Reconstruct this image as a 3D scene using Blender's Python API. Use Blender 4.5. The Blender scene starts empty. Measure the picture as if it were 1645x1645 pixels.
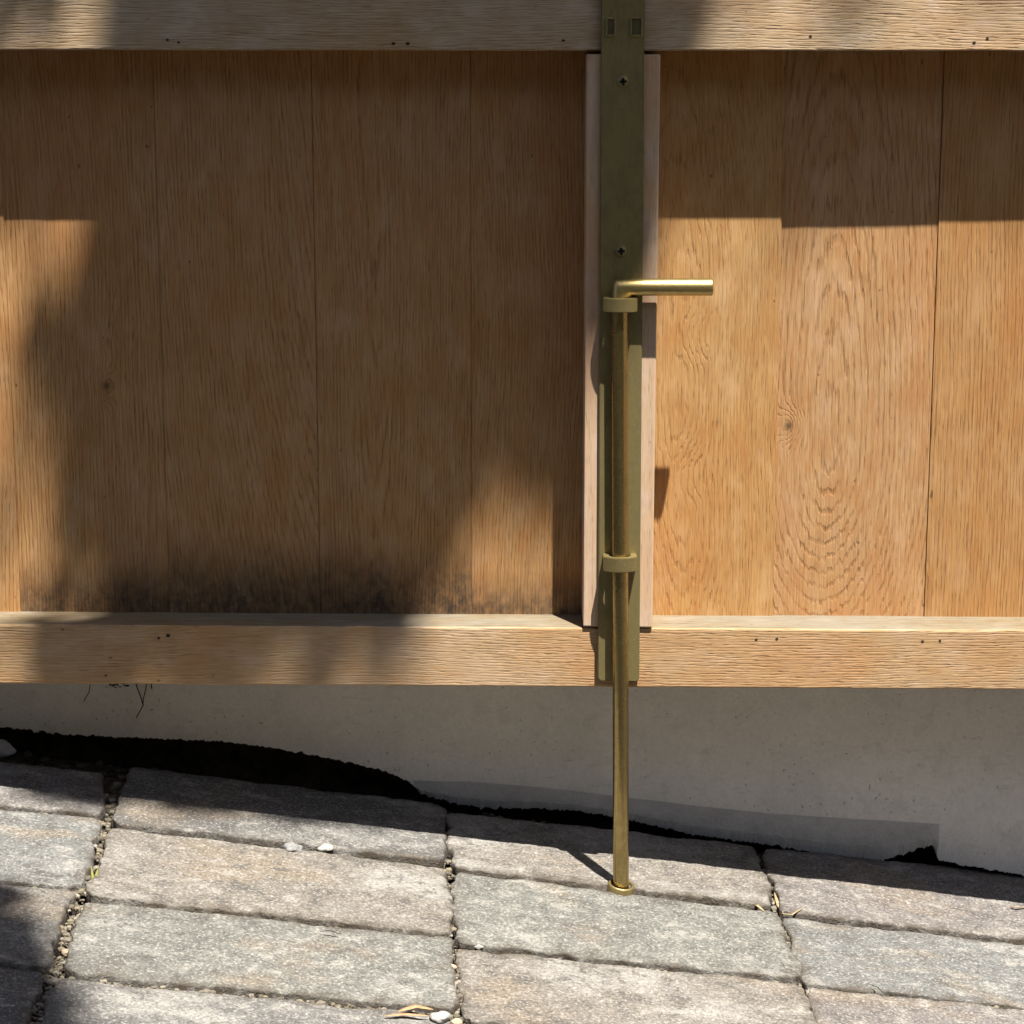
import bpy, bmesh, math, random
from mathutils import Vector, noise as mnoise

# ------------------------------------------------------------------ camera, sky, sun, exposure
sc = bpy.context.scene
S = 0.0005; F = 3783.0; PITCH = math.radians(11.68); DIST = F * S
CAM = Vector((0, -DIST * math.cos(PITCH), DIST * math.sin(PITCH)))
FW = Vector((0, math.cos(PITCH), -math.sin(PITCH))); UP = Vector((0, math.sin(PITCH), math.cos(PITCH))); RT = Vector((1, 0, 0))
cam = bpy.data.cameras.new('camera'); camo = bpy.data.objects.new('camera', cam); sc.collection.objects.link(camo)
cam.sensor_width = 36; cam.lens = 36 * F / 1645; cam.clip_start = 0.02; cam.clip_end = 2000
camo.location = CAM; camo.rotation_euler = (math.pi / 2 - PITCH, 0, 0); sc.camera = camo

SUN = Vector((0.55, -1.0, 3.1)).normalized()          # towards the sun
SL = -SUN
w = bpy.data.worlds.new('World'); sc.world = w; w.use_nodes = True
sky = w.node_tree.nodes.new('ShaderNodeTexSky'); sky.sky_type = 'NISHITA'; sky.sun_disc = False; sky.dust_density = 2.5; sky.ozone_density = 0.7
sky.sun_elevation = math.asin(SUN.z); sky.sun_rotation = math.atan2(SUN.x, SUN.y)
bg = w.node_tree.nodes['Background']; bg.inputs['Strength'].default_value = 0.058
w.node_tree.links.new(sky.outputs[0], bg.inputs['Color'])
sun = bpy.data.lights.new('sun', 'SUN'); sun.energy = 5.0; sun.angle = math.radians(0.53); sun.color = (1.0, 0.94, 0.85)
suno = bpy.data.objects.new('sun', sun); sc.collection.objects.link(suno)
suno.rotation_euler = SUN.to_track_quat('Z', 'Y').to_euler(); suno.location = (2, -4, 10)
vs = sc.view_settings; vs.view_transform = 'Standard'; vs.look = 'None'; vs.gamma = 1; vs.exposure = 1.3
vs.use_curve_mapping = False
sc.cycles.max_bounces = 5; sc.cycles.diffuse_bounces = 3; sc.cycles.glossy_bounces = 3; sc.cycles.transmission_bounces = 1; sc.cycles.transparent_max_bounces = 2
sc.cycles.caustics_reflective = False; sc.cycles.caustics_refractive = False

# ------------------------------------------------------------------ helpers
COL = sc.collection
def ray(px, py): return FW + RT * ((px - 822.5) / F) - UP * ((py - 822.5) / F)
def at(px, py, Y):
    v = ray(px, py); return CAM + v * ((Y - CAM.y) / v.y)
FOOT = at(997, 1431, -0.0135); GM = 0.140; GN = 0.05
def gz(x, y): return FOOT.z - GM * (x - FOOT.x) + GN * (y - FOOT.y)
def atg(px, py, dz=0.0):
    v = ray(px, py); n = Vector((GM, -GN, 1)); p0 = Vector((FOOT.x, FOOT.y, FOOT.z + dz))
    return CAM + v * ((p0 - CAM).dot(n) / v.dot(n))

def link(name, me, mat=None, parent=None, smooth=False):
    o = bpy.data.objects.new(name, me); COL.objects.link(o)
    if mat:
        for m in (mat if isinstance(mat, (list, tuple)) else [mat]): me.materials.append(m)
    if parent: o.parent = parent
    if smooth: me.polygons.foreach_set('use_smooth', [True] * len(me.polygons))
    return o
def from_bm(name, bm, mat, parent=None, smooth=False):
    me = bpy.data.meshes.new(name); bm.normal_update(); bm.to_mesh(me); bm.free()
    return link(name, me, mat, parent, smooth)
def tag(o, label=None, cat=None, group=None, kind=None):
    if label: o['label'] = label
    if cat: o['category'] = cat
    if group: o['group'] = group
    if kind: o['kind'] = kind
    return o
def empty(name, loc=(0, 0, 0)):
    o = bpy.data.objects.new(name, None); COL.objects.link(o); o.location = loc; o.empty_display_size = .05; return o
def keep(o, parent):      # parent an object whose mesh is in world coordinates
    o.parent = parent; o.matrix_parent_inverse = parent.matrix_world.inverted() if parent.type != 'EMPTY' else \
        __import__('mathutils').Matrix.Translation(-parent.location)
    return o
def hexa(bm, c, bev=0.0, seg=2):
    """c: 8 corners, bottom 4 (ccw seen from above) then top 4"""
    v = [bm.verts.new(p) for p in c]
    fs = [bm.faces.new([v[i] for i in q]) for q in ((3, 2, 1, 0), (4, 5, 6, 7), (0, 1, 5, 4), (1, 2, 6, 5), (2, 3, 7, 6), (3, 0, 4, 7))]
    if bev > 0:
        es = {e for f in fs for e in f.edges}
        bmesh.ops.bevel(bm, geom=list(es), offset=bev, segments=seg, affect='EDGES', profile=.6)
    return fs
def slab(x0t, x1t, zt0, zt1, x0b, x1b, zb0, zb1, yf, yb):
    """corner list of a board seen from the front; top-left/right x and z, bottom-left/right x and z, front and back y"""
    return [(x0b, yf, zb0), (x1b, yf, zb1), (x1b, yb, zb1), (x0b, yb, zb0), (x0t, yf, zt0), (x1t, yf, zt1), (x1t, yb, zt1), (x0t, yb, zt0)]
def sweep(bm, pts, rad, n=24, cap=True, caprad=0.0):
    rings = []
    prev = None
    for i, p in enumerate(pts):
        p = Vector(p)
        t = (Vector(pts[min(i + 1, len(pts) - 1)]) - Vector(pts[max(i - 1, 0)])).normalized()
        if prev is None:
            a = t.orthogonal().normalized()
        else:
            a = (prev - t * prev.dot(t)).normalized()
        prev = a; b = t.cross(a)
        r = rad[i] if isinstance(rad, (list, tuple)) else rad
        rings.append([bm.verts.new(p + (a * math.cos(2 * math.pi * k / n) + b * math.sin(2 * math.pi * k / n)) * r) for k in range(n)])
    for A, B in zip(rings, rings[1:]):
        for k in range(n): bm.faces.new((A[k], A[(k + 1) % n], B[(k + 1) % n], B[k]))
    if cap:
        bm.faces.new([bm.verts.new(v.co) for v in rings[0][::-1]]); bm.faces.new([bm.verts.new(v.co) for v in rings[-1]])

# ------------------------------------------------------------------ node helper
class G:
    def __init__(s, name):
        s.m = bpy.data.materials.new(name); s.m.use_nodes = True; s.t = s.m.node_tree
        s.b = s.t.nodes['Principled BSDF']; s.L = s.t.links.new
        s.tc = s.t.nodes.new('ShaderNodeTexCoord')
    def n(s, k): return s.t.nodes.new(k)
    def put(s, sock, v):
        if isinstance(v, bpy.types.NodeSocket): s.L(v, sock)
        else: sock.default_value = v
    def math(s, op, a, b=0.0, c=None, clamp=False):
        d = s.n('ShaderNodeMath'); d.operation = op; d.use_clamp = clamp
        s.put(d.inputs[0], a); s.put(d.inputs[1], b)
        if c is not None: s.put(d.inputs[2], c)
        return d.outputs[0]
    def add(s, a, b): return s.math('ADD', a, b)
    def sub(s, a, b): return s.math('SUBTRACT', a, b)
    def mul(s, a, b): return s.math('MULTIPLY', a, b)
    def xyz(s, v):
        d = s.n('ShaderNodeSeparateXYZ'); s.L(v, d.inputs[0]); return d.outputs
    def vec(s, x, y, z):
        d = s.n('ShaderNodeCombineXYZ')
        for i, q in enumerate((x, y, z)): s.put(d.inputs[i], q)
        return d.outputs[0]
    def noise(s, v, scale=1.0, detail=2.0, rough=.5, dist=0.0):
        d = s.n('ShaderNodeTexNoise'); s.L(v, d.inputs['Vector']); d.inputs['Scale'].default_value = scale
        d.inputs['Detail'].default_value = detail; d.inputs['Roughness'].default_value = rough; d.inputs['Distortion'].default_value = dist
        return d.outputs['Fac']
    def voro(s, v, scale, feature='F1'):
        d = s.n('ShaderNodeTexVoronoi'); s.L(v, d.inputs['Vector']); d.inputs['Scale'].default_value = scale; d.feature = feature
        return d.outputs['Distance'], d.outputs['Color'] if feature == 'F1' else None
    def map(s, v, a, b, c=0.0, d=1.0, smooth=False):
        q = s.n('ShaderNodeMapRange'); s.put(q.inputs[0], v)
        q.interpolation_type = 'SMOOTHSTEP' if smooth else 'LINEAR'
        for i, k in enumerate((a, b, c, d)): s.put(q.inputs[i + 1], k)
        return q.outputs[0]
    def mix(s, f, a, b, mode='MIX'):
        d = s.n('ShaderNodeMix'); d.data_type = 'RGBA'; d.blend_type = mode
        s.put(d.inputs[0], f)
        for i, q in ((6, a), (7, b)):
            if isinstance(q, tuple): d.inputs[i].default_value = (*q, 1) if len(q) == 3 else q
            else: s.L(q, d.inputs[i])
        return d.outputs[2]
    def bump(s, h, strength, dist, prev=None):
        d = s.n('ShaderNodeBump'); s.L(h, d.inputs['Height']); d.inputs['Strength'].default_value = strength; d.inputs['Distance'].default_value = dist
        if prev: s.L(prev, d.inputs['Normal'])
        return d.outputs[0]
    def done(s, color, rough, normal=None, metallic=0.0, spec=None):
        for k, v in (('Base Color', color), ('Roughness', rough), ('Metallic', metallic)):
            if isinstance(v, tuple): v = (*v, 1)
            s.put(s.b.inputs[k], v)
        if normal: s.L(normal, s.b.inputs['Normal'])
        if spec is not None: s.b.inputs['Specular IOR Level'].default_value = spec
        return s.m

def oak(name, horiz=False, light=(.51, .296, .124), dark=(.28, .128, .045), cx=.3, g0=0., k=.02, h=0.0, freq=330., seed=0.,
        knots=(), bumps=.45, grey=.14, foot_dark=None, line=1.0, warp=.010, wobble=1.0, kup=None, bleach=.45):
    q = G(name); X, Y, Z = q.xyz(q.tc.outputs['Object'])
    if horiz: g, c = X, q.sub(Z, q.mul(Y, .8))
    else: g, c = Z, q.add(X, q.mul(q.sub(Y, .043), .8))
    # slow wander of the grain
    lo = q.noise(q.vec(q.mul(c, 5.), q.mul(g, 2.2), seed), 1., 1., .5)
    mid = q.noise(q.vec(q.mul(c, 34.), q.mul(g, 7.), seed + 3.), 1., 2., .55)
    cw = q.add(c, q.add(q.mul(q.sub(lo, .5), warp * 4), q.mul(q.sub(mid, .5), warp * .55)))
    dx = q.sub(cw, cx); g_0 = q.sub(g, g0); dg = q.mul(g_0, k) if kup is None else q.add(q.mul(q.math('MAXIMUM', g_0, 0.), kup), q.mul(q.math('MINIMUM', g_0, 0.), k))
    r = q.math('SQRT', q.add(q.add(q.mul(dx, dx), q.mul(dg, dg)), h * h + 1e-7))
    kmask = None
    for (kc, kg, sx, sg, amp) in knots:
        a = q.math('DIVIDE', q.sub(c, kc), sx); b = q.math('DIVIDE', q.sub(g, kg), sg)
        e = q.math('EXPONENT', q.mul(q.add(q.mul(a, a), q.mul(b, b)), -1.))
        r = q.add(r, q.mul(e, amp))
        if amp > 0.011:
            a = q.math('DIVIDE', q.sub(c, kc), .0032); b = q.math('DIVIDE', q.sub(g, kg), .0038)
            e2 = q.math('EXPONENT', q.mul(q.add(q.mul(a, a), q.mul(b, b)), -1.))
            kmask = e2 if kmask is None else q.math('MAXIMUM', kmask, e2)
    wob = q.noise(q.vec(q.mul(c, 300.), q.mul(g, 32.), seed + 7.), 1., 2., .6)
    ring = q.add(q.mul(r, freq), q.mul(q.sub(wob, .5), wobble))
    sn = q.math('SINE', q.mul(ring, 2 * math.pi))
    wv = q.map(sn, .25, 1.05, 0., 1., True)                               # narrow dark early wood
    amp = q.map(q.noise(q.vec(q.mul(c, 90.), q.mul(g, 12.), seed + 11.), 1., 1., .6), .3, .62, .15, 1.)
    wv = q.mul(wv, amp)
    fib = q.noise(q.vec(q.mul(c, 900.), q.mul(g, 26.), seed + 5.), 1., 2., .7)
    por = q.noise(q.vec(q.mul(c, 1200.), q.mul(g, 85.), seed + 9.), 1., 0., .5)
    pore = q.mul(q.map(por, .56, .70, 0., 1.), q.map(wv, 0., .6, .35, 1.))
    mott = q.noise(q.vec(q.mul(c, 11.), q.mul(g, 5.), seed + 13.), 1., 2., .6)
    blot = q.noise(q.vec(q.mul(c, 55.), q.mul(g, 26.), seed + 17.), 1., 2., .6)
    f = q.add(q.mul(wv, .42 * line), q.mul(q.map(fib, .34, .68, 0., 1.), .60))
    colr = q.mix(q.math('MINIMUM', f, 1.), light, dark)
    colr = q.mix(q.mul(pore, .55), colr, tuple(x * .55 for x in dark))
    gm = (light[0] * .80, light[1] * .93, light[2] * 1.25)
    colr = q.mix(q.mul(q.map(mott, .38, .68, 0., 1., True), grey), colr, gm)
    colr = q.mix(q.map(blot, .48, .30, .0, .35), colr, (dark[0] * 1.35, dark[1] * 1.2, dark[2] * .95))
    colr = q.mix(q.map(blot, .52, .74, .0, bleach), colr, (light[0] * 1.10, light[1] * 1.22, light[2] * 1.65))
    colr = q.mix(q.map(mott, .48, .30, 0., .42), colr, (light[0] * .82, light[1] * .62, light[2] * .55))
    # fine flecks of dirt
    fl = q.noise(q.vec(q.mul(c, 210.), q.mul(g, 130.), seed + 21.), 1., 0., .4)
    colr = q.mix(q.map(fl, .865, .89, 0., .6), colr, (.05, .032, .02))
    if kmask is not None: colr = q.mix(q.math('MINIMUM', q.mul(kmask, .85), 1.), colr, (.07, .04, .022))
    if foot_dark:
        z0, z1 = foot_dark  # mouldy specks and a general darkening towards the foot of the board
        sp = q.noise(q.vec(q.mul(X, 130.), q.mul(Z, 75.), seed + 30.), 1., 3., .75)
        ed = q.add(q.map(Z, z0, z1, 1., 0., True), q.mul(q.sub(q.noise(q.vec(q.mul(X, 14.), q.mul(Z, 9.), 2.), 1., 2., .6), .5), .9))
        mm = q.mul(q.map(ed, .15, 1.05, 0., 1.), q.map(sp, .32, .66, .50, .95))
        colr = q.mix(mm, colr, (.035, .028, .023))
    hgt = q.add(q.mul(wv, -.7), q.add(q.mul(fib, .55), q.mul(pore, -.55)))
    nb = q.bump(hgt, bumps, .0009)
    return q.done(colr, q.map(fib, .2, .8, .62, .78), nb, spec=.25)

# ------------------------------------------------------------------ materials
def m_paver():
    q = G('paver_stone'); P = q.tc.outputs['Object']
    oi = q.n('ShaderNodeObjectInfo')
    off = q.n('ShaderNodeVectorMath'); off.operation = 'ADD'; q.L(P, off.inputs[0])
    q.L(q.vec(q.mul(oi.outputs['Random'], 3.), q.mul(oi.outputs['Random'], 7.), 0.), off.inputs[1]); V = off.outputs[0]
    VX, VY, VZ = q.xyz(V); big = q.noise(q.vec(q.mul(VX, 7.), q.mul(VY, 13.), VZ), 1., 3., .6, .4); med = q.noise(q.vec(q.mul(VX, 44.), q.mul(VY, 60.), q.mul(VZ, 60.)), 1., 4., .75, .3); fine = q.noise(V, 400., 2., .75)
    rim = q.n('ShaderNodeAttribute'); rim.attribute_name = 'rim'; rim = rim.outputs['Fac']
    c = oi.outputs['Color']
    c = q.mix(q.map(big, .50, .68, 0., .8, True), c, (.27, .262, .245))
    c = q.mix(q.map(big, .30, .45, .7, 0., True), c, (.185, .150, .110))
    c = q.mix(q.map(med, .52, .68, 0., .65, True), c, (.30, .285, .26))
    c = q.mix(q.map(med, .36, .49, .78, 0., True), c, (.085, .080, .075))
    c = q.mix(q.map(fine, .30, .48, .62, 0.), c, (.045, .042, .038))
    c = q.mix(q.map(fine, .54, .70, 0., .68), c, (.39, .375, .345))
    c = q.mix(q.mul(rim, q.map(med, .40, .60, .75, .15)), c, (.075, .062, .047))
    nz = q.xyz(q.n('ShaderNodeNewGeometry').outputs['True Normal'])[2]
    edge = q.map(nz, .25, .75, 1., 0.)
    dirt = q.mul(edge, q.map(med, .38, .56, .9, .25))
    c = q.mix(dirt, c, (.060, .048, .036))
    h = q.add(fine, q.mul(med, .8))
    nb = q.bump(h, .85, .0018)
    return q.done(c, .86, nb, spec=.25)
def m_soil():
    q = G('joint_soil'); P = q.tc.outputs['Object']
    a = q.noise(P, 60., 3., .7); b = q.noise(P, 420., 1., .7)
    c = q.mix(q.map(a, .35, .65), (.035, .028, .02), (.12, .095, .065))
    c = q.mix(q.map(b, .5, .75), c, (.2, .17, .12))
    return q.done(c, .95, q.bump(q.add(a, q.mul(b, .5)), 1., .004), spec=.1)
def m_gravel():
    q = G('joint_gravel'); P = q.tc.outputs['Object']
    at_ = q.n('ShaderNodeAttribute'); at_.attribute_name = 'tint'
    b = q.noise(P, 500., 3., .7)
    c = q.mix(q.map(b, .3, .75), at_.outputs['Color'], (.13, .11, .08), 'MIX')
    return q.done(c, .85, q.bump(b, .5, .001), spec=.25)
def m_render():
    q = G('wall_render'); P = q.tc.outputs['Object']; X, Y, Z = q.xyz(P)
    a = q.noise(P, 9., 3., .6); b = q.noise(P, 55., 3., .65); f = q.noise(P, 300., 2., .7); sp = q.noise(P, 330., 0., .4)
    sc_ = q.noise(q.vec(q.mul(X, 30.), q.mul(Y, 30.), q.mul(Z, 160.)), 1., 2., .6, 1.2)
    c = q.mix(q.map(a, .35, .68, 0., 1., True), (.80, .765, .72), (.72, .695, .66))
    c = q.mix(q.map(b, .5, .72, 0., .4, True), c, (.58, .56, .50))
    c = q.mix(q.map(sc_, .63, .70, 0., .22), c, (.42, .40, .37))
    c = q.mix(q.map(sp, .79, .85, 0., .5), c, (.14, .13, .11))
    c = q.mix(q.map(f, .35, .65, .16, 0.), c, (.35, .33, .30))
    h = q.add(q.mul(f, .5), q.add(q.mul(b, .9), q.mul(q.map(sp, .75, .82), -.8)))
    return q.done(c, .9, q.bump(h, .5, .0018), spec=.2)
def m_cement():
    q = G('bare_cement'); P = q.tc.outputs['Object']
    b = q.noise(P, 60., 5., .7); f = q.noise(P, 380., 3., .7)
    c = q.mix(q.map(b, .3, .7), (.42, .41, .395), (.56, .545, .525))
    return q.done(c, .95, q.bump(q.add(b, q.mul(f, .6)), .8, .002), spec=.15)
def m_shaded_footing():  # soil base, its colour darkened for the shade in the recess
    q = G('shaded_footing'); P = q.tc.outputs['Object']
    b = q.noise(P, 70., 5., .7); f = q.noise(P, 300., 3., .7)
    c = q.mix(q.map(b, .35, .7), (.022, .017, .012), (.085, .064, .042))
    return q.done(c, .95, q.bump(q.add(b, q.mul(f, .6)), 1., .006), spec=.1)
def m_brass(name, base=(.40, .325, .150), tarn=(.17, .135, .065), r0=.34, r1=.55, amount=.75, metal=.93, bmp=.28):
    q = G(name); P = q.tc.outputs['Object']; X, Y, Z = q.xyz(P)
    a = q.noise(P, 26., 3., .65); f = q.noise(P, 520., 1., .65); m = q.noise(q.vec(q.mul(X, 260.), q.mul(Y, 260.), q.mul(Z, 110.)), 1., 2., .6)
    st = q.noise(q.vec(q.mul(X, 700.), q.mul(Y, 700.), q.mul(Z, 14.)), 1., 2., .5)
    t = q.add(q.mul(q.map(a, .32, .68), .6), q.mul(q.map(m, .35, .65), .4))
    c = q.mix(q.mul(t, amount), base, tarn)
    c = q.mix(q.map(f, .68, .78, 0., .6), c, (.58, .49, .27))
    h = q.add(q.mul(f, .5), q.add(q.mul(m, .6), q.mul(st, .3)))
    return q.done(c, q.map(t, 0., 1., r0, r1), q.bump(h, bmp, .0005), metallic=metal)
def m_plain(name, col, rough=.8, var=.35, scale=300.):
    q = G(name); f = q.noise(q.tc.outputs['Object'], scale, 3., .6)
    c = q.mix(q.map(f, .3, .7), tuple(x * (1 - var) for x in col), tuple(min(1, x * (1 + var)) for x in col))
    return q.done(c, rough, q.bump(f, .4, .001), spec=.25)
def m_leaf():
    q = G('tree_leaf'); oi = q.n('ShaderNodeNewGeometry')
    c = q.mix(oi.outputs['Random Per Island'], (.035, .06, .018), (.07, .10, .03))
    return q.done(c, .5)
PAVER, SOIL, GRAVEL, RENDER, CEMENT, SHADED_FOOTING = m_paver(), m_soil(), m_gravel(), m_render(), m_cement(), m_shaded_footing()
BRASS = m_brass('aged_brass_plate', (.36, .295, .13), (.19, .155, .07), .42, .62, .8, .68)
BRASS_ROD = m_brass('aged_brass_rod', (.46, .345, .145), (.25, .19, .085), .20, .34, .85, .97, .10)
BRASS_HANDLE = m_brass('polished_brass', (.47, .365, .155), (.27, .205, .09), .34, .48, .75)
BRASS_COLLAR = m_brass('aged_brass_collar', (.38, .30, .13), (.20, .16, .072), .40, .58, .8, .78)
TARN = m_brass('tarnished_brass', (.17, .145, .07), (.09, .075, .038), .5, .7, .75, .6)
DARKMETAL = m_plain('dark_slot', (.012, .011, .009), .7)

# ------------------------------------------------------------------ the setting: ground
def axis(vals): return vals
gx = [-300, -120, -50, -20, -8, -4.5] + [-3 + .25 * i for i in range(25)] + [4.5, 8, 20, 50, 120, 300]
gy = [-300, -120, -50, -20, -8, -4.5] + [-3 + .25 * i for i in range(14)] + [.5, .8, 1.5, 4, 10, 30, 100, 300]
def soft(a, lim):
    return lim * math.tanh(a / lim)
def base_z(x, y): return FOOT.z - GM * soft(x - FOOT.x, 4.0) + GN * soft(y - FOOT.y, 4.0)
bm = bmesh.new()
gv = [[bm.verts.new((x, y, base_z(x, y) - .017)) for x in gx] for y in gy]
for j in range(len(gy) - 1):
    for i in range(len(gx) - 1): bm.faces.new((gv[j][i], gv[j][i + 1], gv[j + 1][i + 1], gv[j + 1][i]))
ground = from_bm('ground', bm, SOIL, smooth=True); tag(ground, kind='structure')
paving = empty('paving', (FOOT.x, FOOT.y, FOOT.z)); tag(paving, kind='structure')

def fb(x, y, z=0., o=3): return mnoise.fractal(Vector((x, y, z)), 1.0, 2.0, o)      # about -1..1
def paver(quad, col, seed, lift=0.0, res=.0028, tilt=(0, 0)):
    """stone paver whose top is the ground quad TL,TR,BR,BL (world points), with a worn, rounded rim and rough sides"""
    TL, TR, BR, BL = quad
    L = (TR - TL).length; Wd = (BL - TL).length
    nx, ny = max(8, min(130, int(L / res))), max(6, min(60, int(Wd / res)))
    rr = .0030; depth = .034
    me_v, me_f, rims = [], [], []
    def pos(s, t, dz):
        p = TL.lerp(TR, s).lerp(BL.lerp(BR, s), t)
        return Vector((p.x, p.y, p.z + dz))
    def cluster(n):   # denser near the ends
        e = [0, .004, .010, .018, .028]; inner = [.028 + (1 - .056) * i / (n - 1) for i in range(n)]
        return e[:-1] + inner + [1 - k for k in e[:-1][::-1]]
    U, T = cluster(nx), cluster(ny)
    UX = Vector((TR - TL)).normalized(); VY = Vector((BL - TL)).normalized()
    for t in T:
        for s in U:
            ex = min(s, 1 - s) * L; ey = min(t, 1 - t) * Wd
            p = pos(s, t, 0)
            n1 = fb(p.x * 70 + seed, p.y * 70, 1.3); n2 = fb(p.x * 25 + seed, p.y * 25, 5.1)
            # rim: wobble the edge inwards and outwards
            wob = .0022 * n1 + .0026 * n2
            push = math.exp(-min(ex, ey) / .010)
            cxs = (1 if s < .5 else -1) * math.exp(-ex / .008); cys = (1 if t < .5 else -1) * math.exp(-ey / .008)
            p += UX * cxs * wob * 1.3 + VY * cys * wob
            # round corners
            if ex < .009 and ey < .009:
                k = (1 - ex / .009) * (1 - ey / .009) * .0032
                p += UX * (1 if s < .5 else -1) * k + VY * (1 if t < .5 else -1) * k
            def drop(e, r): 
                a = max(0., 1 - e / r); return r * (1 - math.sqrt(max(0., 1 - a * a)))
            r1 = rr * (1. + .5 * n2)
            dz = -max(drop(ex, r1), drop(ey, r1)) * .62
            dz += .0011 * fb(p.x * 18 + seed, p.y * 18, 2.) + .0005 * fb(p.x * 90, p.y * 90, seed) + .00035 * fb(p.x * 260, p.y * 260, seed, 2)
            dz += lift + tilt[0] * (s - .5) * L + tilt[1] * (t - .5) * Wd
            me_v.append((p.x, p.y, p.z + dz)); rims.append(math.exp(-max(0, min(ex, ey) - .001) / .005))
    NU, NT = len(U), len(T)
    for j in range(NT - 1):
        for i in range(NU - 1):
            a = j * NU + i; me_f.append((a, a + NU, a + NU + 1, a + 1))
    # skirt in three rough steps
    rim = [i for i in range(NU)] + [j * NU + NU - 1 for j in range(1, NT)] + [(NT - 1) * NU + i for i in range(NU - 2, -1, -1)] + [j * NU for j in range(NT - 2, 0, -1)]
    c0 = (TL + TR + BR + BL) / 4
    prev = rim
    for q_ in range(1, 5):
        cur = []
        for ri in rim:
            x, y, z = me_v[ri]
            out = Vector((x - c0.x, y - c0.y, 0)).normalized()
            a = fb(x * 120, y * 120, q_ * 3.1 + seed) * .0042 * (1 if q_ < 4 else 0)
            o_ = out * (a - .0009 * q_ * q_ * .3)
            cur.append(len(me_v)); me_v.append((x + o_.x, y + o_.y, z - depth * q_ / 4 * (1 + .2 * fb(x * 60, y * 60, q_))))
        m = len(rim)
        for i in range(m): me_f.append((prev[i], prev[(i + 1) % m], cur[(i + 1) % m], cur[i]))
        prev = cur
    me = bpy.data.meshes.new('paver'); me.from_pydata(me_v, [], me_f); me.update()
    ra = me.attributes.new('rim', 'FLOAT', 'POINT'); ra.data.foreach_set('value', rims + [1.0] * (len(me_v) - len(rims)))
    o = link('paver', me, PAVER, smooth=True); keep(o, paving); o.color = (*col, 1)
    return o
GREY, TAN, GREEN, PINK, BLUE, DARK = (.132, .129, .124), (.158, .143, .124), (.134, .135, .124), (.142, .130, .125), (.130, .134, .132), (.098, .096, .094)
rows = [
 [((-360, 1198), (160, 1244), (160, 1306), (-385, 1258)), PINK, 1.], [((216, 1241), (708, 1302), (712, 1386), (180, 1324)), DARK, 2.],
 [((722, 1312), (1206, 1367), (1238, 1457), (729, 1395)), TAN, 3.], [((1229, 1368), (1760, 1426), (1800, 1530), (1260, 1466)), PINK, 4.],
 [((-385, 1272), (160, 1317), (130, 1420), (-430, 1375)), BLUE, 5.], [((180, 1333), (712, 1398), (721, 1499), (147, 1437)), TAN, 6.],
 [((732, 1404), (1246, 1470), (1283, 1571), (738, 1512)), GREEN, 7.], [((1260, 1476), (1810, 1540), (1850, 1634), (1297, 1577)), BLUE, 8.],
 [((-430, 1386), (114, 1432), (72, 1549), (-480, 1500)), GREY, 9.], [((137, 1448), (721, 1511), (733, 1617), (107, 1558)), GREEN, 10.],
 [((740, 1525), (1286, 1582), (1326, 1690), (749, 1632)), TAN, 11.], [((1301, 1587), (1850, 1643), (1890, 1750), (1339, 1694)), PINK, 12.],
 [((-480, 1511), (66, 1560), (20, 1690), (-530, 1640)), DARK, 13.], [((95, 1569), (733, 1631), (746, 1750), (52, 1692)), GREY, 14.],
 [((750, 1644), (1328, 1702), (1370, 1815), (758, 1762)), GREEN, 15.], [((1342, 1706), (1900, 1762), (1950, 1875), (1385, 1820)), GREY, 16.]]
lifts = {1.: .001, 2.: .004, 3.: .0035, 4.: .003, 6.: .0012, 7.: .001, 10.: .0, 11.: -.0005, 14.: -.002, 15.: -.002, 16.: -.002, 9.: .0005, 13.: -.001}
for qd, col, sd in rows:
    qd = [(qd[0][0] - 6, qd[0][1] - 3.2), (qd[1][0] + 6, qd[1][1] - 3.2), (qd[2][0] + 6, qd[2][1] + 3.0), (qd[3][0] - 6, qd[3][1] + 3.0)]
    paver([atg(*p) for p in qd], col, sd * 7.31, lifts.get(sd, 0.))
# pavers beyond the frame, laid on in the same bond (nobody sees their wear, so they are plainer)
rnd = random.Random(4)
DX = (atg(1246, 1470) - atg(732, 1404)); DX = Vector((DX.x, DX.y, 0)); bl = DX.length; ux = DX.normalized(); uy = Vector((ux.y, -ux.x, 0))
pm = {}
def plain_paver(c, l, wdt, col):
    bm = bmesh.new(); z = -.03
    cs = []
    for dz in (z, 0.):
        for a, b in ((-1, 1), (1, 1), (1, -1), (-1, -1)):
            p = c + ux * a * l / 2 + uy * b * wdt / 2; cs.append((p.x, p.y, gz(p.x, p.y) + dz))
    hexa(bm, cs, .004, 2)
    o = from_bm('paver', bm, PAVER, smooth=False); keep(o, paving); o.color = (*col, 1)
o4 = atg(740, 1640); rowd = .150
def plain_row(j, i0, i1, st):
    for i in range(i0, i1):
        c = Vector((o4.x, o4.y, 0)) + ux * ((i + .5) * (bl + .012) + st) + uy * (rowd * (j + .5))
        plain_paver(c, bl, rowd - .012, rnd.choice([GREY, TAN, GREEN, PINK, BLUE, DARK]))
for j in range(1, 9): plain_row(j, -5, 5, -.012 * j)
for j in range(-3, 1):
    for side in ((-5, -3), (2, 5)):
        st = 0.02 * j if side[0] < 0 else .06
        plain_row(j, side[0], side[1], st)

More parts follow.
